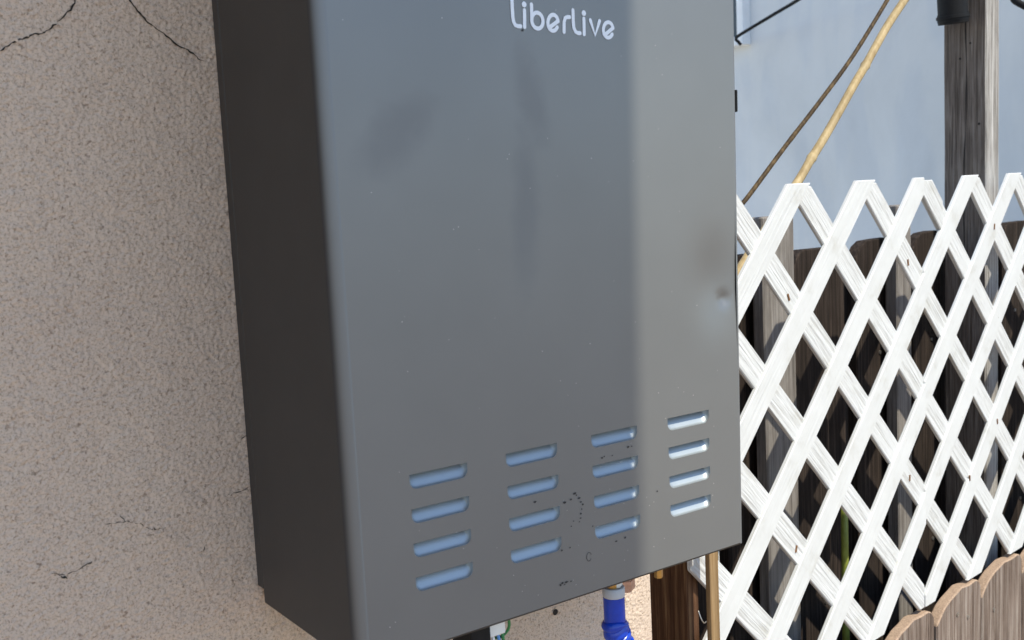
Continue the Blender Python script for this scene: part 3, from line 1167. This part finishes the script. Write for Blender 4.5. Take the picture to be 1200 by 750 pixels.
# tall post
post = empty('fence_post', (0, 0, 0), label='tall weathered grey wooden post rising above the white lattice', cat='post')
put(post, 1.045, 0.06, 0)
bm = bmesh.new()
prism(bm, [(0.0492 + 0.0006 * math.sin(k * 2.1), 2.6 * k / 40) for k in range(41)] + [(0.0007 * math.sin(k * 1.7), 2.6 * k / 40) for k in range(40, -1, -1)], 0, 0.0713, 0.0022)
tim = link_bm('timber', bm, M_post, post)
tim.data.materials.append(M_postlit)
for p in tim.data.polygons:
    if p.normal.y < -0.5: p.material_index = 1  # front face takes the lighter, painted-as-sunlit wood
bm = bmesh.new()
cp = [(0.0328 + 0.0012 * math.sin(z * 23) + (1.6 - z) * 0.012, z) for z in np.linspace(1.3, 2.2, 46)]
vsA = [bm.verts.new((-0.0009, y, z)) for y, z in cp]
vsB = [bm.verts.new((-0.0009, y + 0.0016 + 0.0008 * math.sin(z * 61), z)) for y, z in cp]
for k in range(len(cp) - 1):
    bm.faces.new((vsA[k], vsB[k], vsB[k + 1], vsA[k + 1]))
link_bm('drying_crack', bm, M_crack, post)
for (y, z, r) in ((0.026, 1.655, 0.0018), (0.043, 1.632, 0.0020), (0.0116, 1.523, 0.0022), (0.03, 1.245, 0.0025)):
    bm = bmesh.new()
    bmesh.ops.create_circle(bm, cap_ends=True, segments=9, radius=r, matrix=Matrix.Translation((-0.0011, y, z)) @ Matrix.Rotation(-math.pi / 2, 4, 'Y'))
    link_bm('nail_hole', bm, M_crack, post)

# black lamp can on the post's left side
lampo = empty('outdoor_lamp', (0, 0, 0), label='black cylindrical outdoor lamp fixed to the tall grey post', cat='lamp')
put(lampo, 1.013, 0.1, 1.686)
tiltM = Matrix.Rotation(math.radians(-6), 4, 'Y')
bm = bmesh.new()
tube(bm, [(0, 0, 0.016), (0, 0, 0.10), (0, 0, 0.106)], [0.0230, 0.0230, 0.018], 28)
sharp(link_bm('can', bm, M_black, lampo)).matrix_local = tiltM
bm = bmesh.new()
tube(bm, [(0, 0, 0.0), (0, 0, 0.004), (0, 0, 0.0042), (0, 0, 0.008), (0, 0, 0.0082), (0, 0, 0.0128), (0, 0, 0.013), (0, 0, 0.016)], [0.0230, 0.0235, 0.0242, 0.0242, 0.0258, 0.0258, 0.0240, 0.0240], 28)
sharp(link_bm('rim', bm, M_black, lampo)).matrix_local = tiltM
bm = bmesh.new()
box(bm, 0.020, 0.0318, -0.010, 0.010, 0.03, 0.075, 0.001)
link_bm('bracket', bm, M_black, lampo)

# brown board on edge at the house corner, lattice nailed to its front
ep = whole('end_post', board(0.0198, 0.108, 1.4385, 0.0012, 0, 0.0006, 11), M_redwood, 0.1685, 0.0095,
           label='brown wooden board on edge between stucco corner and lattice', cat='post')

# thin tan lath leaning in front of the lattice
lath = whole('wooden_lath', board(0.0152, 0.007, 1.56, 0.0008, 0, 0.0004, 13), M_tanstake, 0.1637, -0.026, 0, None,
             label='thin tan wooden lath standing before the lattice beside the heater', cat='lath')
hk = bmesh.new()
tube(hk, smooth_path([(0.159, -0.012, 0.985), (0.1585, -0.016, 0.977), (0.161, -0.018, 0.972), (0.1655, -0.018, 0.9725)], 6), 0.0008, 6)
hko = link_bm('wire_hook', hk, M_nail, None, True, label='small bent wire hook beside the tan lath', cat='hook')
hko.matrix_world = FM

# green garden stake behind the lattice
bm = bmesh.new()
tube(bm, [(0.6150, 0.08, 0.0), (0.6195, 0.08, 0.60), (0.6225, 0.081, 0.90), (0.624, 0.082, 1.02)], 0.0052, 10)
gs = link_bm('garden_stake', bm, M_stakeg, None, True, label='thin yellow-green garden stake upright behind the lattice', cat='stake')
gs.matrix_world = FM

# low sunlit picket fence under the lattice
lf = empty('picket_fence', (0, 0, 0), label='low fence of weathered brown dog-eared pickets below the lattice', cat='fence')
put(lf, 0, -0.004, 0)
pk = [(0.280, 0.146), (0.430, 0.146), (0.583, 0.1400), (0.7325, 0.1470), (0.8835, 0.1530), (1.040, 0.148), (1.192, 0.145), (1.342, 0.148), (1.494, 0.146)] + [(1.645 + 0.15 * k, 0.146) for k in range(8)]
for i, (s, w) in enumerate(pk):
    h = {2: 0.8130, 3: 0.8160, 4: 0.8150}.get(i, 0.813 + rnd.uniform(-0.003, 0.003))
    bm = board(w, 0.017, h, 0.0018, 0.034, 0.0018, 200 + i, True)
    me_o = link_bm('picket', bm, M_picket, lf)
    me_o.data.materials.append(M_endgrain)
    for p in me_o.data.polygons:
        if p.normal.z > 0.25: p.material_index = 1
    me_o.location = (s, 0, 0)
for z in (0.18, 0.62):
    bm = bmesh.new()
    box(bm, 0.28, 2.85, 0.0175, 0.055, z, z + 0.085, 0.002)
    link_bm('rail', bm, M_picket, lf)
for (s, z) in ((0.668, 0.776), (0.797, 0.780), (0.925, 0.748), (0.832, 0.765)):
    bm = bmesh.new()
    bmesh.ops.create_cone(bm, cap_ends=True, segments=8, radius1=0.003, radius2=0.003, depth=0.002, matrix=Matrix.Rotation(math.pi / 2, 4, 'X'))
    o = link_bm('nail', bm, M_nail, lf)
    o.location = (s, -0.0008, z)

# ------------------------------------------------------------------ canes and cables above the lattice
def cane(name, pts, r, m, label, cat, nodes=(), group=None):
    P = smooth_path(pts, 10)
    rad = []
    for p in P:
        k = r
        for nz in nodes:
            k += r * 0.22 * math.exp(-((p[2] - nz) / 0.0025) ** 2)
        rad.append(k)
    bm = bmesh.new()
    tube(bm, P, rad, 14)
    o = link_bm(name, bm, m, None, True, label=label, cat=cat, group=group)
    o.matrix_world = FM
    return o


cane('bamboo_cane', [(0.86, 0.052, 1.80), (0.7669, 0.05, 1.7057), (0.7516, 0.05, 1.6924), (0.6985, 0.05, 1.650), (0.6397, 0.05, 1.5951), (0.6070, 0.05, 1.5665), (0.5737, 0.05, 1.5352), (0.5303, 0.05, 1.4958), (0.5010, 0.05, 1.4715), (0.4679, 0.05, 1.442), (0.3993, 0.05, 1.3892), (0.3329, 0.05, 1.3366), (0.26, 0.05, 1.28)],
     0.0057, M_bamboo, 'thick pale bamboo cane leaning behind the lattice', 'cane', (1.5951, 1.4715, 1.70, 1.36), 'canes leaning behind the lattice')
cane('bamboo_cane', [(0.80, 0.052, 1.77), (0.7173, 0.05, 1.7034), (0.7024, 0.05, 1.6881), (0.6084, 0.05, 1.6072), (0.5213, 0.05, 1.5429), (0.4404, 0.05, 1.4862), (0.3594, 0.05, 1.4273), (0.329, 0.05, 1.4082), (0.25, 0.05, 1.352)],
     0.0029, M_twig, 'thin dark brown cane slanting up behind the lattice', 'cane', (1.62, 1.50), 'canes leaning behind the lattice')

bm = bmesh.new()
tube(bm, smooth_path([(2.945, 2.2165, 2.004), (2.93, 2.214, 2.013), (2.9, 2.1963, 2.0256), (2.85, 2.0764, 2.0404), (2.8, 1.9285, 2.0607), (2.7, 1.7284, 2.0737), (2.6, 1.5585, 2.0861), (2.2, 1.05, 2.16), (1.8, 0.7, 2.3), (1.3, 0.4, 2.6)], 8), 0.0062, 10)
link_bm('power_cable', bm, M_rubber, None, True, label='black cable slanting up from the window corner', cat='cable', group='black cables')
bm = bmesh.new()
tube(bm, smooth_path([(1.37, 0.285, 2.45), (1.6, 0.56, 2.40), (2.0, 0.80, 2.15), (2.2, 0.70, 1.90), (2.2, 0.6773, 1.868), (2.2, 0.6476, 1.836), (2.3, 0.50, 1.74), (2.6, 0.10, 1.60), (3.0, -0.35, 1.55)], 8), 0.008, 10)
link_bm('power_cable', bm, M_rubber, None, True, label='short bit of black cable at the top corner right of the tall post', cat='cable', group='black cables')

# ------------------------------------------------------------------ neighbouring house
nh = empty('neighbour_house', (3.0, 2.5, 0), label='neighbouring house with blue-grey painted stucco wall beyond the fence', cat='house')
bm = bmesh.new()
box(bm, 0.0, 5.0, -3.1, 4.5, 0.0, 4.6)
link_bm('wall', bm, M_house, nh)
win = bmesh.new()
FWD = 0.045
y0w, y1w, z0w, z1w, fw_ = 2.211 - 2.5, 3.15 - 2.5, 2.005, 3.05, 0.034
for (a, b, c, d) in ((y0w, y0w + fw_, z0w, z1w), (y1w - fw_, y1w, z0w, z1w), (y0w + fw_, y1w - fw_, z0w, z0w + fw_), (y0w + fw_, y1w - fw_, z1w - fw_, z1w)):
    box(win, -FWD, 0.0, a, b, c, d, 0.002)
wo = link_bm('window', win, plain('white_window_paint', (0.86, 0.86, 0.85), 0.5, 0, 0.04, 20.0), nh)
bm = bmesh.new()
box(bm, -0.012, -0.002, y0w + fw_, y1w - fw_, z0w + fw_, z1w - fw_)
link_bm('pane', bm, plain('window_glass', (0.05, 0.055, 0.06), 0.08), wo)
